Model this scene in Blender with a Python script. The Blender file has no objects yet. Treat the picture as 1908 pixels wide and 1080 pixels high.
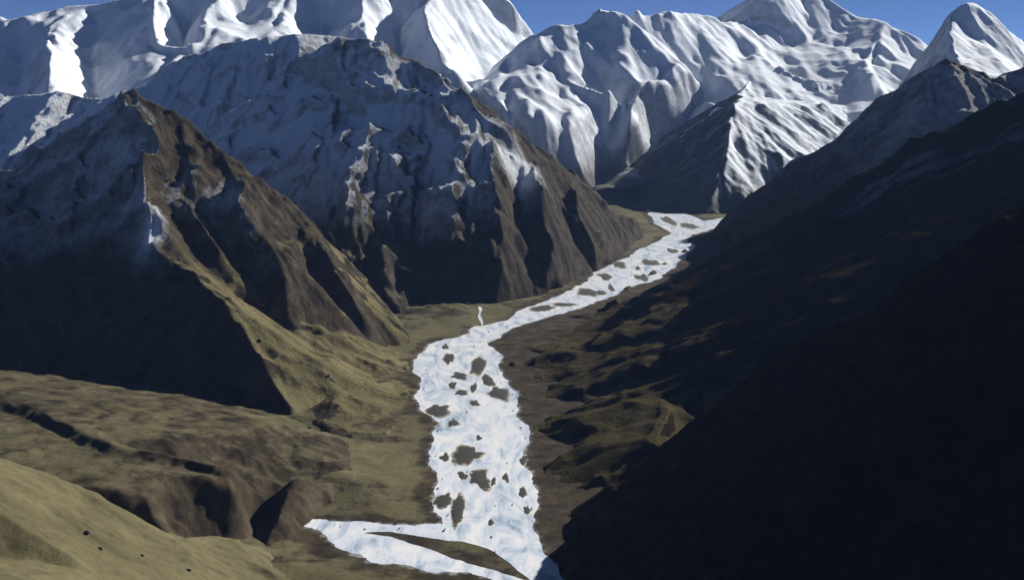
import bpy, math, random
import numpy as np
from mathutils import Vector
from mathutils.geometry import delaunay_2d_cdt

scene = bpy.context.scene
R = math.radians

# ------------------------------------------------------------------ camera
CAM_H = 1.0                      # km above the valley floor
FPX = 2046.0                     # focal length in photograph pixels (1908 wide)
PITCH = math.atan((540 - 150) / FPX)
cam_d = bpy.data.cameras.new("camera")
cam_d.sensor_width = 36.0
cam_d.lens = 36.0 * FPX / 1908.0
cam_d.clip_start = 5.0
cam_d.clip_end = 400000.0
cam = bpy.data.objects.new("camera", cam_d)
scene.collection.objects.link(cam)
cam.location = (0, 0, CAM_H * 1000)
cam.rotation_euler = (math.pi / 2 - PITCH, 0, 0)
scene.camera = cam

# ------------------------------------------------------------------ sky and sun
SUN_AZ = 50.0                    # degrees clockwise from +Y (straight ahead)
SUN_EL = 26.0
world = bpy.data.worlds.new("World")
scene.world = world
world.use_nodes = True
wn = world.node_tree
sky = wn.nodes.new("ShaderNodeTexSky")
sky.sky_type = 'NISHITA'
sky.sun_disc = False
sky.sun_elevation = R(SUN_EL)
sky.sun_rotation = R(SUN_AZ)
sky.altitude = 6000
sky.air_density = 0.28
sky.dust_density = 0.25
sky.ozone_density = 4.0
bg = wn.nodes["Background"]
bg.inputs["Strength"].default_value = 0.068
wn.links.new(sky.outputs["Color"], bg.inputs["Color"])

sl = bpy.data.lights.new("sun", 'SUN')
sl.energy = 5.0
sl.angle = R(0.5)
sl.color = (1.0, 0.955, 0.89)
so = bpy.data.objects.new("sun", sl)
scene.collection.objects.link(so)
SD = Vector((math.sin(R(SUN_AZ)) * math.cos(R(SUN_EL)), math.cos(R(SUN_AZ)) * math.cos(R(SUN_EL)), math.sin(R(SUN_EL))))
so.rotation_euler = SD.to_track_quat('Z', 'Y').to_euler()
so.location = (0, 0, 5000)

vs = scene.view_settings
vs.view_transform = 'Standard'
vs.look = 'None'
vs.gamma = 1.0
vs.use_curve_mapping = False
vs.exposure = 0.58

# ------------------------------------------------------------------ point helpers (km)
CP, SP = math.cos(PITCH), math.sin(PITCH)


def ray(px, py):
    u, v = (px - 954) / FPX, (540 - py) / FPX
    return u, CP + v * SP, -SP + v * CP


def P(px, py, d):
    """the point seen at a place of the photograph, d km ahead"""
    x, y, z = ray(px, py)
    t = d / y
    return (x * t, d, CAM_H + z * t)


def Z(px, py, z=0.0):
    """the point seen at a place of the photograph, at height z km"""
    x, y, dz = ray(px, py)
    t = (z - CAM_H) / dz
    return (x * t, y * t, z)


def W(x, y, z):
    return (x, y, z)


# ------------------------------------------------------------------ noise
def hash2(ix, iy, seed):
    h = (ix.astype(np.int64) * 374761393 + iy.astype(np.int64) * 668265263 + seed * 2147483647) & 0xFFFFFFFF
    h = ((h ^ (h >> 13)) * 1274126177) & 0xFFFFFFFF
    h = h ^ (h >> 16)
    a = (h & 0xFFFF) / 65535.0
    b = ((h >> 16) & 0xFFFF) / 65535.0
    return a, b


def gnoise(x, y, seed=0):
    ix, iy = np.floor(x), np.floor(y)
    fx, fy = x - ix, y - iy
    ux, uy = fx * fx * fx * (fx * (fx * 6 - 15) + 10), fy * fy * fy * (fy * (fy * 6 - 15) + 10)

    def corner(dx, dy):
        a, _ = hash2(ix + dx, iy + dy, seed)
        a = a * 2 * np.pi
        return np.cos(a) * (fx - dx) + np.sin(a) * (fy - dy)
    n0 = corner(0, 0) * (1 - ux) + corner(1, 0) * ux
    n1 = corner(0, 1) * (1 - ux) + corner(1, 1) * ux
    return (n0 * (1 - uy) + n1 * uy) * 1.4


def fbm(x, y, octs=5, seed=0, gain=0.5):
    s, a, t = 0, 1.0, 0
    for o in range(octs):
        s = s + a * gnoise(x * 2 ** o + 17.3 * o, y * 2 ** o - 9.1 * o, seed + o)
        t += a
        a *= gain
    return s / t * 1.6


def ridged(x, y, octs=5, seed=0, gain=0.5):
    s, a, t, w = 0, 1.0, 0, 1.0
    for o in range(octs):
        n = 1 - np.abs(gnoise(x * 2 ** o + 7.7 * o, y * 2 ** o + 3.3 * o, seed + o)) * 1.6
        n = np.clip(n, 0, 1) ** 2 * w
        w = np.clip(n * 1.6, 0, 1)
        s = s + a * n
        t += a
        a *= gain
    return s / t


def gullies(x, y, dx, dy, seed):
    """waves that run down the slope: dx,dy is the direction across the slope"""
    ix, iy = np.floor(x), np.floor(y)
    fx, fy = x - ix, y - iy
    hs = np.zeros_like(x); gx = np.zeros_like(x); gy = np.zeros_like(x); wt = np.zeros_like(x)
    for i in (-2, -1, 0, 1):
        for j in (-2, -1, 0, 1):
            a, b = hash2(ix - i, iy - j, seed)
            px, py = fx + i - a * 0.5, fy + j - b * 0.5
            w = np.exp(-(px * px + py * py) * 2)
            m = (px * dx + py * dy) * 2 * np.pi
            hs += np.cos(m) * w
            s = -np.sin(m) * w
            gx += s * dx
            gy += s * dy
            wt += w
    return hs / wt, gx / wt, gy / wt


def smooth(a, b, x):
    t = np.clip((x - a) / (b - a), 0, 1)
    return t * t * (3 - 2 * t)


def blur(z, n):
    for _ in range(n):
        p = np.pad(z, 1, mode='edge')
        z = (p[:-2, 1:-1] + p[2:, 1:-1] + 2 * p[1:-1, 1:-1]) / 4
        p = np.pad(z, 1, mode='edge')
        z = (p[1:-1, :-2] + p[1:-1, 2:] + 2 * p[1:-1, 1:-1]) / 4
    return z


# ------------------------------------------------------------------ materials
def new_mat(name):
    m = bpy.data.materials.new(name)
    m.use_nodes = True
    nt = m.node_tree
    return m, nt, nt.nodes["Principled BSDF"]


def node(nt, typ, **kw):
    n = nt.nodes.new(typ)
    for k, v in kw.items():
        setattr(n, k, v)
    return n


def noise_tex(nt, scale, detail=6, rough=0.6, coord=None, dist=0.0):
    n = node(nt, "ShaderNodeTexNoise")
    n.inputs["Scale"].default_value = scale
    n.inputs["Detail"].default_value = detail
    n.inputs["Roughness"].default_value = rough
    n.inputs["Distortion"].default_value = dist
    if coord is not None:
        nt.links.new(coord, n.inputs["Vector"])
    return n.outputs["Fac"]


def ramp(nt, fac, stops):
    r = node(nt, "ShaderNodeValToRGB")
    el = r.color_ramp.elements
    while len(el) < len(stops):
        el.new(0.5)
    for e, (p, c) in zip(el, stops):
        e.position = p
        e.color = (*c, 1) if len(c) == 3 else c
    nt.links.new(fac, r.inputs["Fac"])
    return r.outputs["Color"]


def mix(nt, fac, a, b):
    m = node(nt, "ShaderNodeMix", data_type='RGBA')
    for s, v in ((m.inputs[0], fac), (m.inputs[6], a), (m.inputs[7], b)):
        if isinstance(v, (int, float)):
            s.default_value = v
        elif isinstance(v, tuple):
            s.default_value = (*v, 1)
        else:
            nt.links.new(v, s)
    return m.outputs[2]


def math_node(nt, op, a, b=None, clamp=False):
    m = node(nt, "ShaderNodeMath", operation=op, use_clamp=clamp)
    for s, v in ((m.inputs[0], a), (m.inputs[1], b)):
        if v is None:
            continue
        if isinstance(v, (int, float)):
            s.default_value = v
        else:
            nt.links.new(v, s)
    return m.outputs[0]


def mountain_mat(name, rock_a, rock_b, grass_a, grass_b, snow_col=(0.84, 0.90, 0.97), bump=6.0, scale=1.0, gloss=0.06):
    m, nt, bsdf = new_mat(name)
    tc = node(nt, "ShaderNodeTexCoord").outputs["Object"]
    sn = node(nt, "ShaderNodeAttribute", attribute_name="snow").outputs["Fac"]
    gr = node(nt, "ShaderNodeAttribute", attribute_name="grass").outputs["Fac"]
    n1 = noise_tex(nt, 0.0035 * scale, 8, 0.62, tc, 0.4)
    n2 = noise_tex(nt, 0.016 * scale, 7, 0.65, tc)
    n3 = noise_tex(nt, 0.07 * scale, 5, 0.65, tc)
    rock = mix(nt, ramp(nt, n2, [(0.35, (0, 0, 0)), (0.68, (1, 1, 1))]), rock_a, rock_b)
    gra = mix(nt, ramp(nt, n1, [(0.36, (0, 0, 0)), (0.64, (1, 1, 1))]), grass_a, grass_b)
    gra = mix(nt, ramp(nt, n3, [(0.5, (0, 0, 0)), (0.75, (0.45, 0.45, 0.45))]), gra, rock_a)
    gf = math_node(nt, 'ADD', gr, math_node(nt, 'MULTIPLY', math_node(nt, 'SUBTRACT', n2, 0.5), 1.1))
    gf = ramp(nt, gf, [(0.38, (0, 0, 0)), (0.62, (1, 1, 1))])
    base = mix(nt, gf, rock, gra)
    nn = math_node(nt, 'ADD', math_node(nt, 'MULTIPLY', math_node(nt, 'SUBTRACT', n2, 0.5), 0.8),
                   math_node(nt, 'MULTIPLY', math_node(nt, 'SUBTRACT', n3, 0.5), 0.8))
    sf = math_node(nt, 'ADD', sn, math_node(nt, 'MULTIPLY', nn, math_node(nt, 'SUBTRACT', 1.0, math_node(nt, 'ABSOLUTE', math_node(nt, 'SUBTRACT', math_node(nt, 'MULTIPLY', sn, 2.0), 1.0)))))
    sf = ramp(nt, sf, [(0.08, (0, 0, 0)), (0.92, (1, 1, 1))])
    col = mix(nt, sf, base, snow_col)
    nt.links.new(col, bsdf.inputs["Base Color"])
    bsdf.inputs["Roughness"].default_value = 0.9
    bsdf.inputs["Specular IOR Level"].default_value = gloss
    b = node(nt, "ShaderNodeBump")
    b.inputs["Strength"].default_value = 0.85
    b.inputs["Distance"].default_value = bump
    n4 = noise_tex(nt, 0.22 * scale, 4, 0.7, tc)
    hgt = math_node(nt, 'ADD', math_node(nt, 'ADD', n3, math_node(nt, 'MULTIPLY', n4, 0.35)), math_node(nt, 'MULTIPLY', n2, 2.0))
    nt.links.new(hgt, b.inputs["Height"])
    nt.links.new(b.outputs["Normal"], bsdf.inputs["Normal"])
    return m


ROCK = ((0.026, 0.020, 0.012), (0.090, 0.072, 0.046))
GRASS = ((0.090, 0.078, 0.036), (0.165, 0.144, 0.072))
mat_near = mountain_mat("rock_and_dry_grass", *ROCK, *GRASS)
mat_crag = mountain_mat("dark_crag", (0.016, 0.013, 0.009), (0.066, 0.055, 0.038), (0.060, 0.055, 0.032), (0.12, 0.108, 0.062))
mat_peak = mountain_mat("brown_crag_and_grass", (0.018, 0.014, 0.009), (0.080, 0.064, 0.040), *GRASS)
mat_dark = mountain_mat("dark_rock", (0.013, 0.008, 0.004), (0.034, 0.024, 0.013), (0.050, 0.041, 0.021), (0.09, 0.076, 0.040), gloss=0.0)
mat_far = mountain_mat("snowy_rock", (0.060, 0.058, 0.055), (0.12, 0.115, 0.105), (0.10, 0.10, 0.07), (0.14, 0.135, 0.09), scale=0.5, bump=10)
mat_snow = mountain_mat("snow_field", (0.10, 0.10, 0.10), (0.16, 0.155, 0.15), (0.10, 0.10, 0.07), (0.14, 0.135, 0.09), scale=0.4, bump=4)
mat_grass = mountain_mat("dry_grass", *ROCK, (0.092, 0.082, 0.042), (0.158, 0.141, 0.076), bump=2.0)


# ------------------------------------------------------------------ mountains
def tag(o, label=None, cat=None, group=None, kind=None):
    for k, v in (("label", label), ("category", cat), ("group", group), ("kind", kind)):
        if v:
            o[k] = v
    return o


def link_mesh(name, co, faces, mat, smooth_shade=True):
    me = bpy.data.meshes.new(name)
    co = np.ascontiguousarray(co, dtype=np.float32)
    faces = np.ascontiguousarray(faces, dtype=np.int32)
    nf, k = faces.shape
    me.vertices.add(len(co))
    me.vertices.foreach_set("co", co.ravel())
    me.loops.add(nf * k)
    me.loops.foreach_set("vertex_index", faces.ravel())
    me.polygons.add(nf)
    me.polygons.foreach_set("loop_start", np.arange(0, nf * k, k, dtype=np.int32))
    me.update(calc_edges=True)
    if smooth_shade:
        me.polygons.foreach_set("use_smooth", np.ones(nf, dtype=bool))
    me.materials.append(mat)
    o = bpy.data.objects.new(name, me)
    scene.collection.objects.link(o)
    return o


def tin(lines, X, Y, outside=-0.3):
    """height of a net of ridge, break and foot lines at X,Y (km)"""
    pts, edges, idx = [], [], {}
    for ln in lines:
        prev = None
        for p in ln:
            key = (round(p[0], 5), round(p[1], 5))
            if key not in idx:
                idx[key] = len(pts)
                pts.append(p)
            k = idx[key]
            if prev is not None and prev != k:
                edges.append((prev, k))
            prev = k
    res = delaunay_2d_cdt([Vector((p[0], p[1])) for p in pts], edges, [], 0, 1e-6)
    v2, tris, orig = res[0], res[2], res[3]
    zz = []
    for i, v in enumerate(v2):
        if orig[i]:
            zz.append(pts[orig[i][0]][2])
        else:                                  # lines that crossed: take the nearest line height
            d = [((v.x - p[0]) ** 2 + (v.y - p[1]) ** 2, p[2]) for p in pts]
            d.sort()
            w = [1 / (q[0] + 1e-9) for q in d[:3]]
            zz.append(sum(a * q[1] for a, q in zip(w, d)) / sum(w))
    H = np.full(X.shape, outside)
    xs, ys = X[0, :], Y[:, 0]
    for t in tris:
        (ax, ay), (bx, by), (cx, cy) = v2[t[0]], v2[t[1]], v2[t[2]]
        i0, i1 = np.searchsorted(xs, min(ax, bx, cx)), np.searchsorted(xs, max(ax, bx, cx), 'right')
        j0, j1 = np.searchsorted(ys, min(ay, by, cy)), np.searchsorted(ys, max(ay, by, cy), 'right')
        if i0 >= i1 or j0 >= j1:
            continue
        det = (by - cy) * (ax - cx) + (cx - bx) * (ay - cy)
        if abs(det) < 1e-12:
            continue
        x, y = X[j0:j1, i0:i1], Y[j0:j1, i0:i1]
        a = ((by - cy) * (x - cx) + (cx - bx) * (y - cy)) / det
        b = ((cy - ay) * (x - cx) + (ax - cx) * (y - cy)) / det
        c = 1 - a - b
        ins = (a >= -1e-6) & (b >= -1e-6) & (c >= -1e-6)
        h = a * zz[t[0]] + b * zz[t[1]] + c * zz[t[2]]
        H[j0:j1, i0:i1] = np.where(ins, h, H[j0:j1, i0:i1])
    return H


def sample(Zg, fx, fy):
    h, w = Zg.shape
    fx = np.clip(fx, 0, w - 1.001); fy = np.clip(fy, 0, h - 1.001)
    ix, iy = fx.astype(int), fy.astype(int)
    tx, ty = fx - ix, fy - iy
    return (Zg[iy, ix] * (1 - tx) + Zg[iy, ix + 1] * tx) * (1 - ty) + (Zg[iy + 1, ix] * (1 - tx) + Zg[iy + 1, ix + 1] * tx) * ty


def mountain(name, lines, res, mat, snow, grass, label, seed=1, soft=3, warp=0.02, warp_len=0.35,
             gul=0.05, gul_len=0.35, gul_freq=1.0, rough=0.012, rough_len=0.12, drop=-0.05, octs=4, rough_up=0.0):
    """one mountain: a height sheet over its ridge net. res, lengths and heights in km"""
    allp = [p for ln in lines for p in ln]
    x0, x1 = min(p[0] for p in allp), max(p[0] for p in allp)
    y0, y1 = min(p[1] for p in allp), max(p[1] for p in allp)
    nx, ny = int((x1 - x0) / res) + 2, int((y1 - y0) / res) + 2
    X, Y = np.meshgrid(x0 + np.arange(nx) * res, y0 + np.arange(ny) * res)
    H0 = tin(lines, X, Y)
    inside = H0 > -0.29
    H0 = np.where(inside, H0, -0.12)
    H0 = blur(H0, soft)
    wx = fbm(X / warp_len, Y / warp_len, 4, seed + 50) * warp
    wy = fbm(X / warp_len + 40, Y / warp_len - 40, 4, seed + 60) * warp
    H = sample(H0, (X + wx - x0) / res, (Y + wy - y0) / res)
    gy, gx = np.gradient(H, res)
    gy, gx = blur(gy, 6), blur(gx, 6)
    sl = np.sqrt(gx * gx + gy * gy) + 1e-6
    k = np.minimum(sl / 0.35, 1.0) * gul_freq / sl
    dx, dy = gy * k, -gx * k                   # across the slope
    amp, f = 1.0, 1.0
    hx, sx, sy = 0, 0, 0
    for o in range(octs):
        a, b, c = gullies(X / gul_len * f, Y / gul_len * f, dx + sy, dy - sx, seed + 100 + o)
        hx = hx + a * amp
        sx = sx + b * amp * f * 0.12
        sy = sy + c * amp * f * 0.12
        amp *= 0.48
        f *= 2.0
    fade = np.minimum(sl / 0.45, 1.0)
    big = 0.65 + 0.5 * fbm(X / 0.9, Y / 0.9, 3, seed + 7)
    H = H + hx * gul * fade * big
    rg = ridged(X / rough_len, Y / rough_len, 5, seed + 20) - 0.4
    H = H + rg * rough * (0.35 + 0.65 * fade) * (1 + rough_up * smooth(0.25, 0.6, H))
    # attributes
    gy, gx = np.gradient(H, res)
    sl2 = np.sqrt(gx * gx + gy * gy)
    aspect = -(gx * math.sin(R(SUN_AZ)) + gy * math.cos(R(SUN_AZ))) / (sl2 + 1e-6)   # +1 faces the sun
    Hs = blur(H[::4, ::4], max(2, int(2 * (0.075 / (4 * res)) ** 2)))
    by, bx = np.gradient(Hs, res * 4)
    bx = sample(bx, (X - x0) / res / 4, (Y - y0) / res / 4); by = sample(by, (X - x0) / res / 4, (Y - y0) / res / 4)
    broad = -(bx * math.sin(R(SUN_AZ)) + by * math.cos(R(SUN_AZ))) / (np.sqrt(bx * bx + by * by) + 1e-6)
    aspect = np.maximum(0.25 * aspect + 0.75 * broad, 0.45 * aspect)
    nz = fbm(X / 0.45, Y / 0.45, 5, seed + 31)
    S = np.clip(snow(X, Y, H, sl2, aspect, nz), 0, 1)
    G = np.clip(grass(X, Y, H, sl2, aspect, nz), 0, 1)
    keep = inside & (H > drop)
    fm = keep[:-1, :-1] | keep[1:, :-1] | keep[:-1, 1:] | keep[1:, 1:]
    ids = np.arange(nx * ny).reshape(ny, nx)
    F = np.stack([ids[:-1, :-1][fm], ids[:-1, 1:][fm], ids[1:, 1:][fm], ids[1:, :-1][fm]], axis=1)
    used = np.zeros(nx * ny, bool)
    used[F.ravel()] = True
    remap = np.cumsum(used) - 1
    co = np.stack([X.ravel(), Y.ravel(), H.ravel()], axis=1)[used] * 1000.0
    o = link_mesh(name, co, remap[F], mat)
    for an, av in (("snow", S), ("grass", G)):
        at = o.data.attributes.new(an, 'FLOAT', 'POINT')
        at.data.foreach_set("value", av.ravel()[used].astype(np.float32))
    tag(o, label, "mountain", kind="structure")
    return o


no = lambda X, Y, H, s, a, n: np.zeros_like(H)
full = lambda X, Y, H, s, a, n: np.ones_like(H) * 0.98 - smooth(1.3, 2.0, s + 0.3 * n) * 0.45


def dusting(z0, z1, top=0.6, sunny=0.15):
    """thin snow that stays on slopes turned from the sun, thicker with height"""
    def f(X, Y, H, s, a, n):
        north = smooth(0.25, -0.35, a)
        return smooth(z0, z1, H + 0.10 * n) * (sunny + (top - sunny) * north) * (1 - 0.5 * smooth(0.9, 1.5, s))
    return f


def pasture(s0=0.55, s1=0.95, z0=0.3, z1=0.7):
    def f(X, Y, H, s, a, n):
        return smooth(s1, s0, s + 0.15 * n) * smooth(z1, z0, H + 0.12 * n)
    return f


# left pyramid ------------------------------------------------------
peak = P(245, 155, 4.3)
mountain("pyramid_mountain", [
    [P(-420, 600, 4.6), P(-150, 425, 4.55), P(20, 312, 4.45), P(120, 240, 4.38), peak, P(330, 218, 4.3), P(420, 290, 4.3), P(560, 392, 4.32), P(650, 490, 4.38), Z(745, 608, -0.01)],
    [peak, P(262, 250, 4.12), P(278, 330, 3.96), P(285, 450, 3.72), P(420, 558, 3.44), P(480, 660, 3.27), Z(545, 788, 0.0)],
    [P(330, 330, 4.12), P(420, 450, 3.93), P(540, 600, 3.72), Z(640, 720, 0.045), Z(770, 770, -0.006)],
    [P(420, 290, 4.3), P(470, 395, 3.99), P(535, 490, 3.86)], [P(500, 347, 4.31), P(555, 460, 4.14), P(625, 570, 4.05)], [P(560, 392, 4.32), P(612, 485, 4.08), P(675, 580, 4.04)],
    [Z(600, 790, 0.025)], [Z(700, 640, 0.04)],
    [P(100, 400, 3.95), P(110, 560, 3.62)],
    [Z(545, 788, 0.0), Z(300, 756, 0.03), Z(150, 722, 0.05), Z(-150, 690, 0.08), Z(-420, 690, 0.06)],
    [Z(745, 608, -0.01), W(-0.55, 5.1, -0.1), W(-1.6, 5.6, -0.1), W(-3.2, 5.1, -0.1), Z(-420, 690, 0.06)],
    [Z(545, 788, 0.0), Z(600, 850, -0.006), Z(700, 860, -0.006), Z(770, 770, -0.006), Z(752, 700, -0.006), Z(770, 640, -0.006), Z(745, 608, -0.01)],
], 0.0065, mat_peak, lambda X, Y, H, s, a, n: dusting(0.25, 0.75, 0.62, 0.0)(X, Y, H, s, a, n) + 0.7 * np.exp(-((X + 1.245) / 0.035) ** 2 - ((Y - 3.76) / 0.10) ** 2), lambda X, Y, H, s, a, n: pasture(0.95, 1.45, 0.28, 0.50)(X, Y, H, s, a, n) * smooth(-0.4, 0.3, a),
    "steep brown pyramid peak with olive sunny flank beside the river bend", seed=3, gul=0.026, gul_len=0.34, rough=0.024, rough_len=0.2, rough_up=1.5)

# middle mountain ---------------------------------------------------
mountain("ridge_mountain", [
    [P(250, 420, 6.3), P(390, 245, 6.45), P(450, 190, 6.42), P(540, 125, 6.35), P(600, 76, 6.3), P(660, 72, 6.3), P(725, 78, 6.3), P(800, 135, 6.15), P(850, 170, 6.0), P(905, 225, 5.8),
     P(950, 245, 5.85), P(1000, 275, 6.0), P(1060, 325, 6.25), P(1130, 375, 6.6), Z(1215, 437, -0.01)],
    [P(905, 225, 5.8), P(925, 330, 5.4), P(938, 420, 5.12), P(928, 510, 4.93), Z(918, 575, -0.01)],
    [P(725, 78, 6.3), P(690, 220, 5.8), P(620, 380, 5.2), P(590, 480, 4.9)],
    [P(800, 300, 5.6), P(760, 450, 5.05), Z(770, 590, -0.01)],
    [P(1000, 275, 6.0), P(1012, 370, 5.46), P(1030, 465, 5.26), Z(1062, 533, -0.01)], [P(965, 330, 5.72), P(978, 430, 5.42), P(985, 500, 5.2)],
    [P(1060, 325, 6.25), P(1085, 400, 5.88), P(1112, 462, 5.78), Z(1150, 487, -0.01)], [P(1048, 380, 6.05), P(1066, 450, 5.78)],
    [Z(1215, 437, -0.01), Z(1110, 510, -0.01), Z(1010, 555, -0.01), Z(918, 575, -0.01), Z(770, 590, -0.01), Z(700, 600, -0.01), W(-1.2, 4.7, -0.05), W(-2.2, 5.3, -0.1), P(250, 420, 6.3), W(-2.4, 7.4, -0.1), W(-0.9, 8.2, -0.1), W(0.5, 7.6, -0.05), Z(1215, 437, -0.01)],
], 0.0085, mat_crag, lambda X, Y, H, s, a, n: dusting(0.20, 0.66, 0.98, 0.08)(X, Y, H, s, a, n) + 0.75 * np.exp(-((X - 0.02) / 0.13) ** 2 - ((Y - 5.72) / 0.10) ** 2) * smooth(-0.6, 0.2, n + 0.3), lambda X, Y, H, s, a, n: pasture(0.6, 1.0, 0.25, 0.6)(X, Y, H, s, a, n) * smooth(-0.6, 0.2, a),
    "broad dark mountain with rugged sunlit rib above the glittering river", seed=11, gul=0.045, gul_len=0.4, rough=0.060, rough_len=0.26)

# shaded ridge behind the pyramid -----------------------------------
mountain("shaded_mountain", [
    [P(-500, 230, 8.9), P(-200, 195, 8.7), P(20, 182, 8.5), P(110, 172, 8.4), P(180, 186, 8.3), P(280, 156, 8.2), P(330, 120, 8.1), P(400, 85, 8.0), P(470, 72, 8.0), P(555, 62, 8.0), P(640, 70, 8.2), P(760, 140, 8.4)],
    [W(-5.2, 7.0, -0.1), W(-3.5, 6.6, 0.0), W(-2.2, 6.4, 0.0), W(-1.2, 6.6, 0.0), W(-0.3, 7.2, -0.1)],
    [P(-500, 230, 8.9), W(-5.2, 7.0, -0.1)], [P(760, 140, 8.4), W(-0.3, 7.2, -0.1)],
    [P(-500, 230, 8.9), W(-5.6, 10.5, 0.0), W(-2.5, 10, 0.1), W(-0.6, 9.8, 0.0), P(760, 140, 8.4)],
], 0.013, mat_far, dusting(0.1, 0.6, 1.0, 0.3), no,
    "blue shaded snow-dusted ridge behind the brown pyramid peak", seed=23, gul=0.06, gul_len=0.5, rough=0.03, rough_len=0.3)

# triangular dark spur with fluted snow flank -----------------------
mountain("spur_mountain", [
    [Z(1080, 372, 0.02), P(1140, 345, 9.7), P(1210, 292, 9.75), P(1290, 242, 9.8), P(1365, 195, 9.8), P(1378, 182, 10.4), P(1396, 150, 11.2), P(1410, 110, 11.8)],
    [P(1365, 195, 9.8), P(1354, 270, 9.15), P(1342, 340, 8.6), Z(1322, 402, 0.0)],
    [Z(1080, 372, 0.02), Z(1145, 371, 0.0), Z(1220, 388, 0.0), Z(1322, 402, 0.0), Z(1420, 398, 0.0), W(2.6, 8.6, 0.0)],
    [P(1410, 110, 11.8), P(1500, 190, 11.0), P(1600, 200, 10.8), W(4.4, 10.2, 0.5)],
    [W(2.6, 8.6, 0.0), W(4.4, 10.2, 0.5)],
    [Z(1080, 372, 0.02), W(0.7, 10.4, 0.0), P(1410, 110, 11.8)],
], 0.014, mat_far, lambda X, Y, H, s, a, n: smooth(-0.05, 0.35, H + 0.08 * n) * smooth(-0.55, 0.0, a) * 0.92 + 0.9 * smooth(0.85, 1.1, H), no,
    "triangular dark spur with fluted snowy flank at the valley head", seed=31, gul=0.055, gul_len=0.55, rough=0.02, rough_len=0.3, soft=2)

# right side, nearest dark slope ------------------------------------
mountain("dark_mountain", [
    [Z(1045, 960, -0.02), P(1200, 850, 2.5), P(1420, 690, 2.42), P(1600, 590, 2.36), P(1750, 470, 2.3), P(1900, 385, 2.25), P(2150, 230, 2.15), P(2500, 80, 2.1)],
    [Z(1045, 960, -0.02), Z(1030, 1090, -0.02), Z(1060, 1300, -0.02), W(0.25, 1.2, -0.05), W(0.7, 0.9, 0.1)],
    [W(0.7, 0.9, 0.1), W(1.6, 1.0, 0.4)],
    [P(2500, 80, 2.1), W(1.6, 1.0, 0.4)],
    [Z(1045, 960, -0.02), W(0.75, 2.9, 0.05), W(1.4, 2.75, 0.3), W(2.1, 2.7, 0.6), P(2500, 80, 2.1)],
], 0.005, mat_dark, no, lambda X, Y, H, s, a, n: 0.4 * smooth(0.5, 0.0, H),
    "nearest black rocky slope with no snow on the river's shaded bank", seed=41, gul=0.03, gul_len=0.26, rough=0.02, rough_len=0.14, soft=2)

# right side, second ridge ------------------------------------------
mountain("shadow_mountain", [
    [Z(1010, 612, -0.02), P(1180, 560, 4.7), P(1330, 480, 4.65), P(1500, 388, 4.55), P(1590, 330, 4.5), P(1720, 250, 4.4), P(1895, 185, 4.3), P(2150, 60, 4.2), P(2500, -60, 4.2)],
    [Z(1080, 660, 0.05), Z(1090, 740, 0.035), Z(1080, 830, 0.04)], [Z(1240, 660, 0.12), Z(1240, 740, 0.10), Z(1220, 830, 0.08)],
    [Z(1010, 612, -0.02), Z(930, 640, -0.02), Z(965, 720, -0.02), Z(985, 800, -0.02), Z(1000, 900, -0.02), Z(1060, 935, -0.02), W(0.7, 2.55, -0.02), W(1.5, 2.5, 0.1), W(2.9, 2.6, 0.3)],
    [P(2500, -60, 4.2), W(2.9, 2.6, 0.3)],
    [P(1700, 400, 3.75), P(1890, 350, 3.5)],
    [Z(1010, 612, -0.02), W(0.9, 5.4, 0.0), W(1.8, 5.3, 0.3), W(3.4, 5.2, 0.5), P(2500, -60, 4.2)],
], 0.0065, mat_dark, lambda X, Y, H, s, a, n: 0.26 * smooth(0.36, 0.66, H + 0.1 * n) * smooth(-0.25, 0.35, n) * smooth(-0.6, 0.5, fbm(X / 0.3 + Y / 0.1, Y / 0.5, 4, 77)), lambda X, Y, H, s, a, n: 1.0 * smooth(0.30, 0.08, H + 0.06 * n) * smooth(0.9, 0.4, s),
    "second dark slope with faint snow streaks above the black bank", seed=47, gul=0.034, gul_len=0.42, rough=0.016, rough_len=0.2, rough_up=1.0)

# right side, far ridge ---------------------------------------------
mountain("shoulder_mountain", [
    [Z(1335, 428, -0.02), P(1400, 372, 7.1), P(1480, 302, 6.9), P(1600, 215, 6.7), P(1690, 170, 6.6), P(1735, 125, 6.5), P(1785, 115, 6.5), P(1850, 150, 6.5), P(2100, 60, 6.5)],
    [Z(1335, 428, -0.02), Z(1310, 455, -0.02), Z(1180, 550, -0.02), Z(1080, 595, -0.02), W(0.9, 5.0, 0.0), W(1.8, 5.1, 0.2), W(3.3, 5.1, 0.3)],
    [P(2100, 60, 6.5), W(3.3, 5.1, 0.3)],
    [Z(1335, 428, -0.02), W(2.2, 8.0, 0.0), W(3.5, 8.0, 0.4), P(2100, 60, 6.5)],
], 0.010, mat_near, dusting(0.15, 0.9, 0.42, 0.08), no,
    "long dark ridge running down to the river's far end", seed=53, gul=0.06, gul_len=0.4, rough=0.03, rough_len=0.25)

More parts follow.
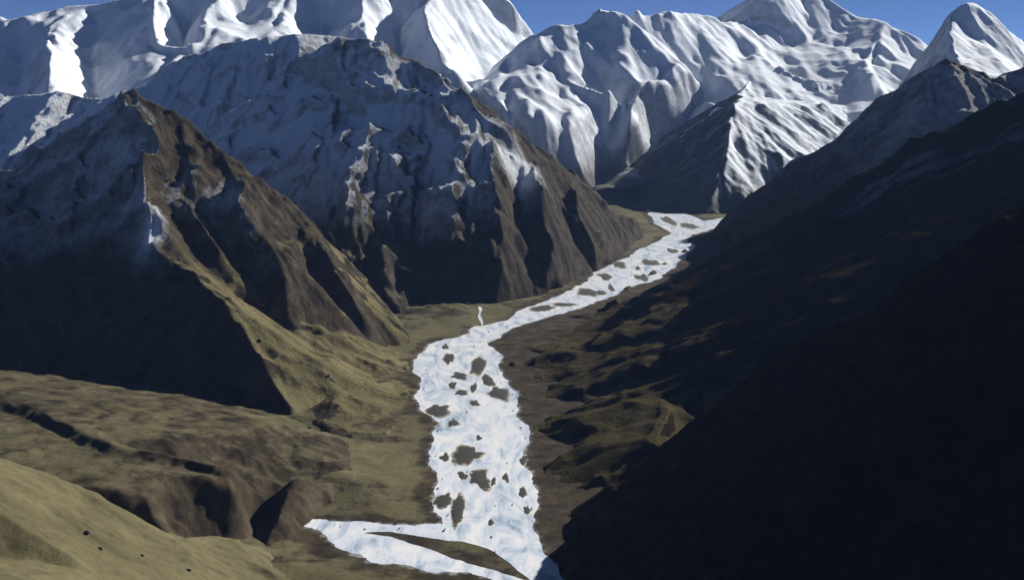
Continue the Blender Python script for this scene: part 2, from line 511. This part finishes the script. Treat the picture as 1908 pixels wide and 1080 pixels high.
# snow mountains ----------------------------------------------------
mountain("snowy_mountain", [
    [P(-600, 80, 11), P(-150, 50, 11), P(20, 38, 11), P(170, 8, 11.2), P(300, -25, 11.4), P(430, -55, 11.6), P(560, -60, 12), P(700, -90, 12.2), P(860, -60, 12.4), P(960, 5, 12.4), P(1005, 70, 12.6), P(1060, 130, 12.4)],
    [P(90, 48, 10.6), P(95, 100, 9.6), P(90, 195, 8.9)], [P(50, 110, 10.4), P(40, 190, 9.6)],
    [P(180, 60, 10.8), P(178, 150, 9.9), P(172, 200, 9.4)],
    [P(300, -25, 11.4), P(290, 80, 10.2), P(250, 180, 9.2)], [P(345, 60, 11.1), P(335, 130, 10.3)],
    [P(430, -55, 11.6), P(372, 35, 10.8), P(360, 90, 10.1)], [P(450, 40, 11.2), P(480, 80, 10.2)],
    [P(560, -60, 12), P(520, 40, 11), P(530, 110, 10.0)], [P(600, 50, 11.5), P(610, 110, 10.5)],
    [P(700, -90, 12.2), P(680, 30, 11.2), P(690, 130, 10.2)], [P(740, 60, 11.6), P(745, 140, 10.8)],
    [P(860, -60, 12.4), P(790, 10, 11.4), P(800, 50, 11.0), P(838, 138, 10.2)], [P(960, 5, 12.4), P(965, 72, 12.3), P(885, 146, 11.2)],
    [W(-6.5, 8.8, 0.3), W(-4, 8.8, 0.4), W(-2.2, 9.1, 0.5), W(-1.0, 9.6, 0.5), W(0, 10.3, 0.6), P(1060, 130, 12.4)],
    [P(-600, 80, 11), W(-6.5, 8.8, 0.3)],
    [P(-600, 80, 11), W(-8, 14, 0.3), W(-2, 15, 0.4), W(0.5, 14.5, 0.3), P(1060, 130, 12.4)],
], 0.02, mat_snow, full, no,
    "bright white snow massif closing the valley behind the shaded ridges", seed=61, gul=0.07, gul_len=1.0, rough=0.04, rough_len=0.55, octs=4, soft=5)

mountain("glacier_mountain", [
    [P(850, 158, 10.6), P(890, 145, 10.8), P(930, 112, 11.0), P(985, 75, 11.2), P(1050, 52, 11.3), P(1090, 38, 11.5), P(1112, 8, 11.6), P(1145, 22, 11.65), P(1165, 34, 11.7), P(1240, 20, 11.9), P(1300, 24, 12.2), P(1340, 42, 12.4), P(1400, 38, 12.8), P(1420, 30, 12.85), P(1416, -15, 12.9), P(1500, -40, 13.8), P(1518, 40, 13.8), P(1600, 30, 13.2), P(1655, 40, 12.8), P(1690, 105, 12.2), P(1800, 140, 11.8)],
    [P(1300, 24, 12.2), P(1275, 105, 11.3), P(1210, 130, 10.6), P(1130, 160, 10.3)],
    [P(930, 152, 10.3), P(1040, 140, 10.6), P(1130, 160, 10.3)],
    [P(940, 230, 9.6), P(1060, 232, 9.6), P(1110, 192, 10.3), P(1200, 172, 10.6), P(1340, 140, 11.2)],
    [P(1110, 192, 10.3), P(1095, 280, 9.7), P(1085, 335, 9.3)], [P(1200, 172, 10.6), P(1185, 235, 10.1), P(1150, 315, 9.75)], [P(1165, 215, 10.5), P(1125, 290, 9.85)], [P(1300, 185, 11.0), P(1265, 240, 10.6), P(1225, 285, 10.4)],
    [P(1420, 30, 12.85), P(1425, 85, 12.3), P(1500, 110, 11.9), P(1580, 90, 12.3), P(1600, 30, 13.2)],
    [P(1500, 80, 12.7)],
    [P(1655, 40, 12.8), P(1620, 120, 11.6), P(1560, 172, 11.1), P(1490, 192, 10.7)],
    [P(1560, 172, 11.1), P(1530, 260, 10.0)], [P(1660, 200, 10.6)],
    [P(1000, 350, 9.2), P(1085, 360, 9.2), P(1130, 380, 9.8), P(1240, 330, 10.2), P(1340, 200, 10.4), P(1420, 230, 10.4), P(1500, 300, 9.6), P(1650, 280, 9.3), P(1850, 260, 9.2)],
    [P(850, 158, 10.6), P(940, 230, 9.6), P(1000, 350, 9.2)],
    [P(1800, 140, 11.8), P(1850, 260, 9.2)],
    [P(850, 158, 10.6), W(0.2, 13.5, 0.3), W(3, 16, 0.4), W(6, 14.5, 0.4), P(1800, 140, 11.8)],
], 0.02, mat_snow, lambda X, Y, H, s, a, n: full(X, Y, H, s, a, n) * smooth(0.12, 0.5, H + 0.15 * n), no,
    "wide white snow range with blue hollows at the valley head", seed=71, gul=0.085, gul_len=1.0, rough=0.035, rough_len=0.55, octs=4, soft=5)

mountain("rounded_snowy_mountain", [
    [P(1640, 215, 9.2), P(1690, 140, 9.1), P(1735, 72, 9.0), P(1765, 22, 8.9), P(1800, 0, 8.9), P(1840, 14, 9.0), P(1870, 52, 9.1), P(1905, 78, 9.2), P(1980, 130, 9.3), P(2100, 190, 9.3)],
    [P(1765, 22, 8.9), P(1770, 65, 8.4), P(1780, 112, 7.9), P(1795, 150, 7.4), P(1830, 212, 6.95)],
    [P(1840, 14, 9.0), P(1835, 75, 8.6), P(1860, 110, 8.1), P(1880, 150, 7.7), P(1890, 215, 7.2)],
    [P(1800, 60, 8.7), P(1815, 105, 8.2)],
    [P(1640, 215, 9.2), P(1720, 195, 8.1), P(1760, 215, 7.4), P(1830, 212, 6.95), P(1890, 215, 7.2), W(4.2, 8.2, 0.75), P(2100, 190, 9.3)],
    [P(1640, 215, 9.2), W(3.0, 11, 0.4), W(5.0, 11, 0.4), P(2100, 190, 9.3)],
], 0.012, mat_snow, full, no,
    "rounded white snow peak rising over the dark far ridge", seed=83, gul=0.025, gul_len=0.6, rough=0.02, rough_len=0.35, octs=4, soft=6)

# bench and hill on the left in front -------------------------------
mountain("terrace_hill", [
    [Z(-300, 660, 0.16), Z(20, 696, 0.15), Z(300, 752, 0.13), Z(548, 792, 0.10), Z(660, 815, 0.0)],
    [Z(-300, 690, 0.17), Z(20, 738, 0.17), Z(200, 825, 0.165), Z(430, 860, 0.145), Z(560, 882, 0.09), Z(680, 900, -0.005)],
    [Z(-300, 720, 0.15), Z(20, 766, 0.152), Z(200, 850, 0.148), Z(430, 886, 0.118), Z(520, 918, 0.05), Z(590, 928, -0.005)],
    [Z(300, 892, 0.138), Z(340, 888, 0.135), Z(435, 906, 0.105), Z(450, 960, 0.05), Z(460, 1010, 0.005)],
    [Z(325, 1000, 0.04), Z(430, 1015, 0.01)],
    [Z(-300, 880, 0.15), Z(0, 890, 0.15), Z(150, 910, 0.145), Z(280, 930, 0.13), Z(325, 1000, 0.04)],
    [Z(590, 928, -0.005), Z(490, 948, -0.005), Z(472, 990, -0.01), Z(470, 1060, -0.01), Z(450, 1120, -0.02), Z(-300, 1100, 0.0)],
    [Z(-300, 660, 0.16), W(-2.6, 4.2, -0.05), W(-0.9, 3.7, -0.05), Z(660, 815, 0.0)],
], 0.0045, mat_grass, no, lambda X, Y, H, s, a, n: 0.50 * smooth(0.8, 0.35, s) - 0.25 * n,
    "brown river terrace with dark scarp below the pyramid peak", seed=91, gul=0.004, gul_len=0.14, rough=0.007, rough_len=0.09, soft=9, warp=0.02, warp_len=0.15)

mountain("grassy_hill", [
    [P(-600, 780, 1.7), P(-200, 800, 1.82), P(0, 850, 1.9), P(150, 905, 1.95), P(330, 1000, 2.0), P(450, 1040, 2.05), Z(570, 1085, -0.01), Z(640, 1120, -0.02)],
    [P(-200, 1000, 1.5), P(0, 960, 1.6), P(150, 1060, 1.6)],
    [P(-600, 1080, 1.0), P(0, 1080, 1.25), P(250, 1200, 1.3), P(450, 1250, 1.55), Z(640, 1180, -0.02)],
    [P(-600, 1500, 0.7), P(0, 1600, 0.8), P(500, 1700, 0.9), Z(800, 1300, -0.03), Z(640, 1120, -0.02)],
    [P(-600, 780, 1.7), W(-1.6, 2.2, 0.1), W(-0.9, 2.25, 0.05), W(-0.5, 2.3, -0.02), Z(640, 1120, -0.02)],
    [P(-600, 780, 1.7), P(-600, 1080, 1.0), P(-600, 1500, 0.7)],
], 0.004, mat_grass, no, lambda X, Y, H, s, a, n: 0.95 - 0.25 * smooth(0.2, 0.9, n),
    "sunny olive hillside in the lower corner of the valley", seed=97, gul=0.010, gul_len=0.16, rough=0.008, rough_len=0.12, soft=6, warp=0.01)

# ------------------------------------------------------------------ valley floor and river
RIVER = [(1388, 400), (1345, 406), (1312, 412), (1298, 405), (1272, 397), (1240, 399), (1204, 390), (1222, 418), (1252, 434), (1216, 455), (1190, 464), (1170, 480),
         (1150, 487), (1106, 508), (1096, 524), (1040, 552), (966, 580), (946, 596), (890, 608), (850, 628), (800, 640), (780, 660), (768, 690), (785, 702), (781, 726), (769, 736),
         (788, 764), (816, 786), (807, 802), (803, 850), (811, 900), (806, 928), (800, 950), (826, 966), (832, 974), (770, 978), (700, 975), (650, 971), (600, 966), (526, 956),
         (556, 970), (594, 990), (612, 1008), (650, 1030), (720, 1050), (780, 1060), (860, 1066), (940, 1082), (990, 1110), (1010, 1200), (1090, 1200), (1062, 1100),
         (1040, 1050), (1008, 1012), (991, 985), (1003, 935), (996, 905), (985, 880), (976, 842), (983, 805), (966, 766), (966, 736), (950, 716), (928, 684), (935, 665), (906, 638),
         (935, 628), (950, 612), (1000, 597), (1070, 578), (1130, 556), (1186, 531), (1230, 520), (1256, 496), (1276, 480), (1296, 458), (1276, 446), (1290, 438), (1330, 426), (1380, 408)]
LONG_BAR = [(672, 992), (720, 990), (770, 995), (830, 1007), (862, 1006), (912, 1022), (955, 1052), (990, 1082), (955, 1073), (900, 1057), (840, 1041), (800, 1022), (740, 1003)]


def wobble(poly, step, amp, seed):
    pts = [Z(a, b)[:2] for a, b in poly]
    out = []
    for i in range(len(pts)):
        a, b = np.array(pts[i]), np.array(pts[(i + 1) % len(pts)])
        L = np.linalg.norm(b - a)
        n = max(1, int(L / step))
        t = np.arange(n)[:, None] / n
        out.append(a + (b - a) * t)
    p = np.concatenate(out)
    for _ in range(4):
        p = 0.5 * p + 0.25 * (np.roll(p, 1, 0) + np.roll(p, -1, 0))
    d = np.stack([fbm(p[:, 0] / 0.06, p[:, 1] / 0.14, 4, seed), fbm(p[:, 0] / 0.06 + 9, p[:, 1] / 0.14, 4, seed + 9)], 1)
    e = np.stack([fbm(p[:, 0] / 0.02, p[:, 1] / 0.035, 3, seed + 3), fbm(p[:, 0] / 0.02 + 9, p[:, 1] / 0.035, 3, seed + 12)], 1)
    return p + d * amp + e * amp * 0.08


river_pts = wobble(RIVER, 0.005, 0.017, 5)
bars = [wobble(LONG_BAR, 0.006, 0.006, 6)]


def poly_mesh(outer, holes):
    v, e = [], []
    for ring in [outer] + holes:
        s = len(v)
        v += [Vector((float(x), float(y))) for x, y in ring]
        e += [(s + i, s + (i + 1) % len(ring)) for i in range(len(ring))]
    r = delaunay_2d_cdt(v, e, [], 0, 1e-7)
    vv = np.array([(a.x, a.y) for a in r[0]])
    tr = np.array(r[2])
    c = vv[tr].mean(1)
    m = in_poly(c, outer)
    for h in holes:
        m &= ~in_poly(c, h)
    return vv, tr[m]


def in_poly(c, poly):
    x, y = c[:, 0], c[:, 1]
    r = np.zeros(len(c), bool)
    j = len(poly) - 1
    for i in range(len(poly)):
        xi, yi = poly[i]; xj, yj = poly[j]
        if yi != yj:
            k = ((yi > y) != (yj > y)) & (x < (xj - xi) * (y - yi) / (yj - yi) + xi)
            r ^= k
        j = i
    return r


# floor sheet: fine in the valley
res = 0.009
fx0, fx1, fy0, fy1 = -1.7, 2.6, 1.4, 10.5
nx, ny = int((fx1 - fx0) / res), int((fy1 - fy0) / res)
X, Y = np.meshgrid(fx0 + np.arange(nx) * res, fy0 + np.arange(ny) * res)
centre = np.array([Z(a, b)[:2] for a, b in [(1385, 402), (1270, 420), (1230, 470), (1120, 540), (960, 600), (860, 650), (870, 760), (890, 860), (900, 950), (960, 1040), (1010, 1150)]])
D = np.full(X.shape, 9.0)
for ring in [river_pts]:
    for q in ring[::6]:
        D = np.minimum(D, (X - q[0]) ** 2 + (Y - q[1]) ** 2)
D = np.sqrt(D)
flat = np.stack([X.ravel(), Y.ravel()], 1)
inr = np.zeros(len(flat), bool)
near = (D.ravel() < 0.3)
inr[near] = in_poly(flat[near], river_pts)
inr = inr.reshape(X.shape)
D = np.where(inr, 0, D)
rel = (fbm(X / 0.35, Y / 0.35, 5, 201) * 0.5 + 0.5) * 0.030 + ridged(X / 0.12, Y / 0.12, 4, 210) * 0.010
onbar = np.zeros(X.shape)
for bar in bars:
    q = in_poly(flat[near], bar)
    k = D.ravel().copy(); k[np.flatnonzero(near)[q]] = 0.004
    D = k.reshape(X.shape)
    onbar.ravel()[np.flatnonzero(near)[q]] = 1.0
onbar = np.minimum(1, 2 * blur(onbar, 2))
Hf = -0.0005 + smooth(0.0, 0.35, D) * rel + smooth(0.0, 0.02, D) * 0.0015
ids = np.arange(nx * ny).reshape(ny, nx)
F = np.stack([ids[:-1, :-1].ravel(), ids[:-1, 1:].ravel(), ids[1:, 1:].ravel(), ids[1:, :-1].ravel()], 1)
floor = link_mesh("valley_ground", np.stack([X.ravel(), Y.ravel(), Hf.ravel()], 1) * 1000, F, mat_grass)
nz = fbm(X / 0.3, Y / 0.3, 5, 220)
at = floor.data.attributes.new("snow", 'FLOAT', 'POINT')
at.data.foreach_set("value", ((1 - onbar) * smooth(0.020, 0.002, D) * 0.5 * np.clip(0.45 + 0.5 * fbm(X / 0.06, Y / 0.06, 3, 230), 0, 0.8)).ravel().astype(np.float32))
at = floor.data.attributes.new("grass", 'FLOAT', 'POINT')
at.data.foreach_set("value", np.clip(0.66 + 0.4 * nz - 0.45 * smooth(0.07, 0.0, D + 0.03 * nz) - 0.5 * smooth(0.0, 0.12, X - np.interp(Y, centre[::-1, 1], centre[::-1, 0])), 0, 1).ravel().astype(np.float32))
tag(floor, "olive brown valley floor along both banks of the river", "ground", kind="structure")

# wide ground to the horizon
m, nt, bs = new_mat("far_ground")
bs.inputs["Base Color"].default_value = (0.12, 0.11, 0.08, 1)
bs.inputs["Roughness"].default_value = 1
g = link_mesh("ground", np.array([(-24, -8, -0.03), (24, -8, -0.03), (24, 30, -0.03), (-24, 30, -0.03)]) * 1000.0, np.array([[0, 1, 2, 3]]), m)
tag(g, "wide land reaching beyond the mountains", "ground", kind="structure")

# river
m, nt, bs = new_mat("painted_reflection_water")
tc = node(nt, "ShaderNodeTexCoord").outputs["Object"]
mp = node(nt, "ShaderNodeMapping")
mp.inputs["Scale"].default_value = (1.0, 0.35, 1.0)
nt.links.new(tc, mp.inputs["Vector"])
w1 = noise_tex(nt, 0.012, 6, 0.62, mp.outputs["Vector"], 2.2)
w2 = noise_tex(nt, 0.06, 5, 0.65, mp.outputs["Vector"], 1.0)
col = ramp(nt, w1, [(0.34, (0.36, 0.46, 0.57)), (0.44, (0.60, 0.68, 0.78)), (0.53, (0.78, 0.82, 0.88)), (0.66, (0.92, 0.91, 0.89))])  # mirrored sky and sun painted into the water as pale colour
col = mix(nt, ramp(nt, w2, [(0.34, (0.5, 0.5, 0.5)), (0.46, (0, 0, 0))]), col, (0.52, 0.60, 0.68))
nt.links.new(col, bs.inputs["Base Color"])
bs.inputs["Roughness"].default_value = 0.35
bs.inputs["IOR"].default_value = 1.33
b = node(nt, "ShaderNodeBump")
b.inputs["Strength"].default_value = 0.5
b.inputs["Distance"].default_value = 1.2
nt.links.new(w2, b.inputs["Height"])
nt.links.new(b.outputs["Normal"], bs.inputs["Normal"])
mat_water = m
vv, tr = poly_mesh(river_pts, bars)
co = np.concatenate([vv, np.full((len(vv), 1), 0.0004)], 1) * 1000
rv = link_mesh("river", co, tr, mat_water)
tag(rv, "bright silvery braided river winding down the valley", "river", kind="structure")

# ------------------------------------------------------------------ islands in the river
m, nt, bs = new_mat("wet_gravel")
tc = node(nt, "ShaderNodeTexCoord").outputs["Object"]
c = ramp(nt, noise_tex(nt, 0.06, 6, 0.65, tc), [(0.3, (0.012, 0.012, 0.008)), (0.6, (0.032, 0.031, 0.020)), (0.8, (0.08, 0.074, 0.050))])
rim = node(nt, "ShaderNodeAttribute", attribute_name="rim").outputs["Fac"]
rim = math_node(nt, 'ADD', rim, math_node(nt, 'MULTIPLY', math_node(nt, 'SUBTRACT', noise_tex(nt, 0.08, 5, 0.65, tc), 0.5), 0.9))
c = mix(nt, ramp(nt, rim, [(0.74, (0, 0, 0)), (0.98, (1, 1, 1))]), c, (0.66, 0.61, 0.48))
nt.links.new(c, bs.inputs["Base Color"])
bs.inputs["Roughness"].default_value = 0.8
mat_gravel = m


def mound(name, px, py, rx, ry, mat, height, seed, z0=-0.0006, rings=8, seg=40):
    """a low uneven heap of gravel; rx, ry as seen in the photograph"""
    c = Z(px, py)
    ax = rx * c[1] / FPX
    ay = 0.5 * abs(Z(px, py - ry)[1] - Z(px, py + ry)[1])
    rnd = np.random.RandomState(seed)
    ph = rnd.rand(6) * 6.28
    am = rnd.uniform(0.03, 0.11, 6) / np.array([0.6, 0.8, 1.0, 1.3, 1.6, 2.0])
    skew = rnd.uniform(-0.5, 0.5)
    co = [(0.0, 0.0, height + 0.0005)]
    for r in range(1, rings + 1):
        t = r / rings
        for k in range(seg):
            th = 2 * math.pi * k / seg
            rr = t * (1 + sum(am[q] * math.sin((q + 2) * th + ph[q]) for q in range(6)) * (0.3 + 0.7 * t))
            rr *= 1 + t * 0.6 * float(fbm(np.array([math.cos(th) * 0.8 + seed]), np.array([math.sin(th) * 0.8]), 4, seed, 0.5)[0])
            x, y = math.cos(th) * rr * ax, math.sin(th) * rr * ay
            z = 0.0005 + height * float(smooth(1.0, 0.3, np.array(t))) + (z0 if r == rings else 0)
            co.append((x + skew * y * ax / ay * 0.5, y, z))
    F = [(0, 1 + k, 1 + (k + 1) % seg) for k in range(seg)]
    for r in range(rings - 1):
        a, b = 1 + r * seg, 1 + (r + 1) * seg
        for k in range(seg):
            k2 = (k + 1) % seg
            F += [(a + k, b + k, b + k2), (a + k, b + k2, a + k2)]
    o = link_mesh(name, np.array(co) * 1000, np.array(F), mat)
    at = o.data.attributes.new("rim", 'FLOAT', 'POINT')
    at.data.foreach_set("value", np.array([0.0] + [r / rings for r in range(1, rings + 1) for k in range(seg)], dtype=np.float32))
    o.location = (c[0] * 1000, c[1] * 1000, 0)
    return o


ISLANDS = [
    # px, py, rx, ry, label
    (873, 847, 29, 17, "largest dark oval gravel island in the straight reach of the river"),
    (893, 892, 17, 18, "jagged dark gravel island just below the largest oval one"),
    (893, 680, 16, 15, "dark gravel island at the top of the cluster on the bend's shaded side"),
    (909, 709, 12, 10, "middle gravel island of the cluster on the bend's shaded side"),
    (928, 732, 19, 11, "lowest gravel island of the cluster, touching the shaded bank"),
    (883, 722, 5, 9, "narrow upright islet against the bend's island cluster"),
    (838, 668, 9, 10, "slanting dark islet high in the sunny half of the bend"),
    (829, 646, 6, 5, "tiny islet at the very top of the bend"),
    (856, 700, 15, 6, "thin greenish gravel bar across the middle of the bend"),
    (843, 718, 7, 6, "small round islet below the thin greenish bar"),
    (861, 731, 12, 6, "flat greenish islet in the middle of the bend's foot"),
    (884, 751, 9, 5, "low flat islet where the bend turns into the straight reach"),
    (844, 788, 10, 6, "dark flat islet by the notch in the sunny bank"),
    (813, 764, 20, 12, "dark gravel spit jutting from the notch in the sunny bank"),
    (829, 852, 9, 7, "round islet beside the largest oval island, on its sunny side"),
    (862, 886, 8, 7, "small round islet touching the jagged island's sunny side"),
    (920, 896, 5, 6, "dot of gravel beside the jagged island, towards midstream"),
    (942, 888, 6, 9, "slim islet alone in midstream below the largest island"),
    (893, 815, 5, 4, "dot of gravel above the largest oval island"),
    (975, 857, 7, 8, "upper of three small islets close to the shaded bank"),
    (975, 917, 8, 10, "middle of three small islets close to the shaded bank"),
    (982, 950, 7, 8, "lower of three small islets close to the shaded bank"),
    (826, 933, 15, 13, "broad dark gravel bar at the sunny bank above the confluence"),
    (853, 950, 13, 26, "tall dark gravel bar standing lengthwise above the confluence"),
    (915, 973, 5, 7, "single islet in open water above the confluence"),
    (864, 618, 11, 5, "flat islet under the sunny bank where the bend begins"),
    (1246, 411, 10, 8, "round island in the far pool, farther from the dark ridge"),
    (1285, 421, 13, 6, "long island in the far pool, closer to the dark ridge"),
    (1212, 489, 14, 7, "clear black oval island in the widest upstream water"),
    (1252, 467, 11, 4, "flat bar upstream of the clear black oval island"),
    (1154, 493, 12, 6, "dark bar on the sunny edge of the upstream reach"),
    (1129, 516, 13, 6, "grey island downstream of the bar on the sunny edge"),
    (1139, 537, 5, 6, "tiny upright islet beside the grey upstream island"),
    (1096, 544, 19, 7, "large greenish island in the narrowing upstream reach"),
    (1013, 574, 19, 7, "long dark island where the upstream reach is narrowest"),
    (1120, 545, 11, 4, "thin bar trailing upstream from the large greenish island"),
    (1197, 518, 13, 6, "rough gravel bar against the shaded bank upstream"),
    (1054, 567, 24, 3, "hair-thin long bar splitting the narrow upstream channel"),
    (1188, 500, 5, 4, "dot of gravel near the clear black oval island"),
]
for i, (px, py, rx, ry, lab) in enumerate(ISLANDS):
    tag(mound("gravel_island", px, py, rx * 1.2, ry * 1.2, mat_gravel, 0.0007 + 0.00003 * rx, 300 + i), lab, "island", "gravel islands in the river")

# gravel too fine to count: specks and slivers in the shallows
rnd = np.random.RandomState(77)
co, F = [], []
cand = river_pts[rnd.randint(len(river_pts), size=1600)]
near_edge = rnd.rand(1600, 1) < 0.6
cand = cand + np.where(near_edge, rnd.normal(0, 0.035, (1600, 2)), rnd.uniform(-0.25, 0.25, (1600, 2)))
cand = cand[in_poly(cand, river_pts) & (cand[:, 1] > 2.2) & (cand[:, 1] < 8.6)][:170]
for c in cand:
    a, bb = rnd.uniform(0.0012, 0.004), rnd.uniform(0.006, 0.022)
    s0 = len(co)
    co.append((c[0], c[1], 0.0012))
    ph = rnd.rand(3) * 6.28
    for k in range(12):
        th = 2 * math.pi * k / 12
        r = 1 + 0.25 * math.sin(2 * th + ph[0]) + 0.2 * math.sin(3 * th + ph[1]) + 0.15 * math.sin(5 * th + ph[2])
        co.append((c[0] + math.cos(th) * r * a + math.sin(th) * 0.2 * bb, c[1] + math.sin(th) * r * bb, 0.0001))
    F += [(s0, s0 + 1 + k, s0 + 1 + (k + 1) % 12) for k in range(12)]
gv = link_mesh("gravel", np.array(co) * 1000, np.array(F), mat_gravel)
tag(gv, "fine dark gravel specks strewn through the shallow river", "gravel", kind="stuff")


m, nt, bs = new_mat("dark_stone")
tc = node(nt, "ShaderNodeTexCoord").outputs["Object"]
nt.links.new(ramp(nt, noise_tex(nt, 0.4, 6, 0.65, tc), [(0.3, (0.015, 0.014, 0.011)), (0.7, (0.06, 0.055, 0.042))]), bs.inputs["Base Color"])
bs.inputs["Roughness"].default_value = 0.9
mat_boulder = m


# boulders on the sunny slopes
def boulder(px, py, width, d, lab, seed):
    x, y, z = ray(px, py)
    # the slope under that spot: march until the ray meets the hill
    dg = bpy.context.evaluated_depsgraph_get()
    hit, loc, nrm, *_ = scene.ray_cast(dg, cam.location, Vector((x, y, z)).normalized())
    if not hit:
        return
    w = width / FPX * loc.y * 0.36
    rnd = np.random.RandomState(seed)
    co, F = [], []
    nu, nv = 9, 6
    for j in range(nv + 1):
        for i in range(nu):
            th, phi = 2 * math.pi * i / nu, math.pi * j / nv
            p = np.array([math.sin(phi) * math.cos(th) * 1.2, math.sin(phi) * math.sin(th), math.cos(phi) * 0.7])
            if 0 < j < nv:
                p = p * rnd.uniform(0.78, 1.15)
            co.append(p * w)
    for j in range(nv):
        for i in range(nu):
            a, b = j * nu + i, j * nu + (i + 1) % nu
            F.append((a, a + nu, b + nu, b))
    o = link_mesh("boulder", np.array(co), np.array(F), mat_boulder, False)
    o.location = loc + Vector((0, 0, w * 0.25))
    tag(o, lab, "boulder", "dark boulders on the sunny slopes")


for i, (px, py, wd, lab) in enumerate([
    (162, 992, 16, "largest dark boulder on the olive hillside in the corner"),
    (187, 1022, 14, "dark boulder just downhill of the largest one on the olive hillside"),
    (265, 1035, 10, "small boulder midway along the olive hillside in the corner"),
    (352, 1062, 12, "lowest dark boulder on the olive hillside, near the picture's lower edge"),
    (484, 635, 12, "dark boulder on the pyramid peak's sunny edge"),
    (578, 798, 13, "dark boulder at the tip of the pyramid peak's spur"),
    (612, 700, 9, "small boulder on the grass below the pyramid peak's sunny flank"),
]):
    boulder(px, py, wd, 0, lab, 700 + i)

# narrow side stream dropping into the bend
pts = np.array([Z(px, py)[:2] for px, py in ((893, 576), (895, 585), (894, 594), (898, 606))])
t = np.linspace(0, 1, 24)
cx = np.interp(t, np.linspace(0, 1, 4), pts[:, 0]); cy = np.interp(t, np.linspace(0, 1, 4), pts[:, 1])
cx = cx + 0.0025 * np.sin(t * 9)
wd = 0.006 + 0.002 * np.sin(t * 11)
zz = np.array([sample(Hf, np.array([(x - fx0) / res]), np.array([(y - fy0) / res]))[0] for x, y in zip(cx, cy)])
zz = np.maximum(zz, 0) + 0.0015
co = np.concatenate([np.stack([cx - wd, cy, zz], 1), np.stack([cx + wd, cy, zz], 1)]) * 1000
st = link_mesh("side_stream_water", co, np.array([[i, i + 24, i + 25, i + 1] for i in range(23)]), mat_water)
tag(st, "pale thread of a side stream running into the bend", "stream", kind="structure")

# ------------------------------------------------------------------ mountain air
m = bpy.data.materials.new("air")
m.use_nodes = True
nt = m.node_tree
nt.nodes.clear()
out = nt.nodes.new("ShaderNodeOutputMaterial")
pv = nt.nodes.new("ShaderNodeVolumePrincipled")
pv.inputs["Color"].default_value = (0.30, 0.50, 1.0, 1)
pv.inputs["Density"].default_value = 0.85e-5
pv.inputs["Anisotropy"].default_value = 0.0
nt.links.new(pv.outputs["Volume"], out.inputs["Volume"])
x0, x1, y0, y1, z0, z1 = -25000, 25000, -9000, 31000, -330, 3000
hz = link_mesh("haze", np.array([(x0, y0, z0), (x1, y0, z0), (x1, y1, z0), (x0, y1, z0), (x0, y0, z1), (x1, y0, z1), (x1, y1, z1), (x0, y1, z1)]),
               np.array([[3, 2, 1, 0], [4, 5, 6, 7], [0, 1, 5, 4], [1, 2, 6, 5], [2, 3, 7, 6], [3, 0, 4, 7]]), m, False)
tag(hz, "thin blue mountain air filling the valley", "haze", kind="stuff")
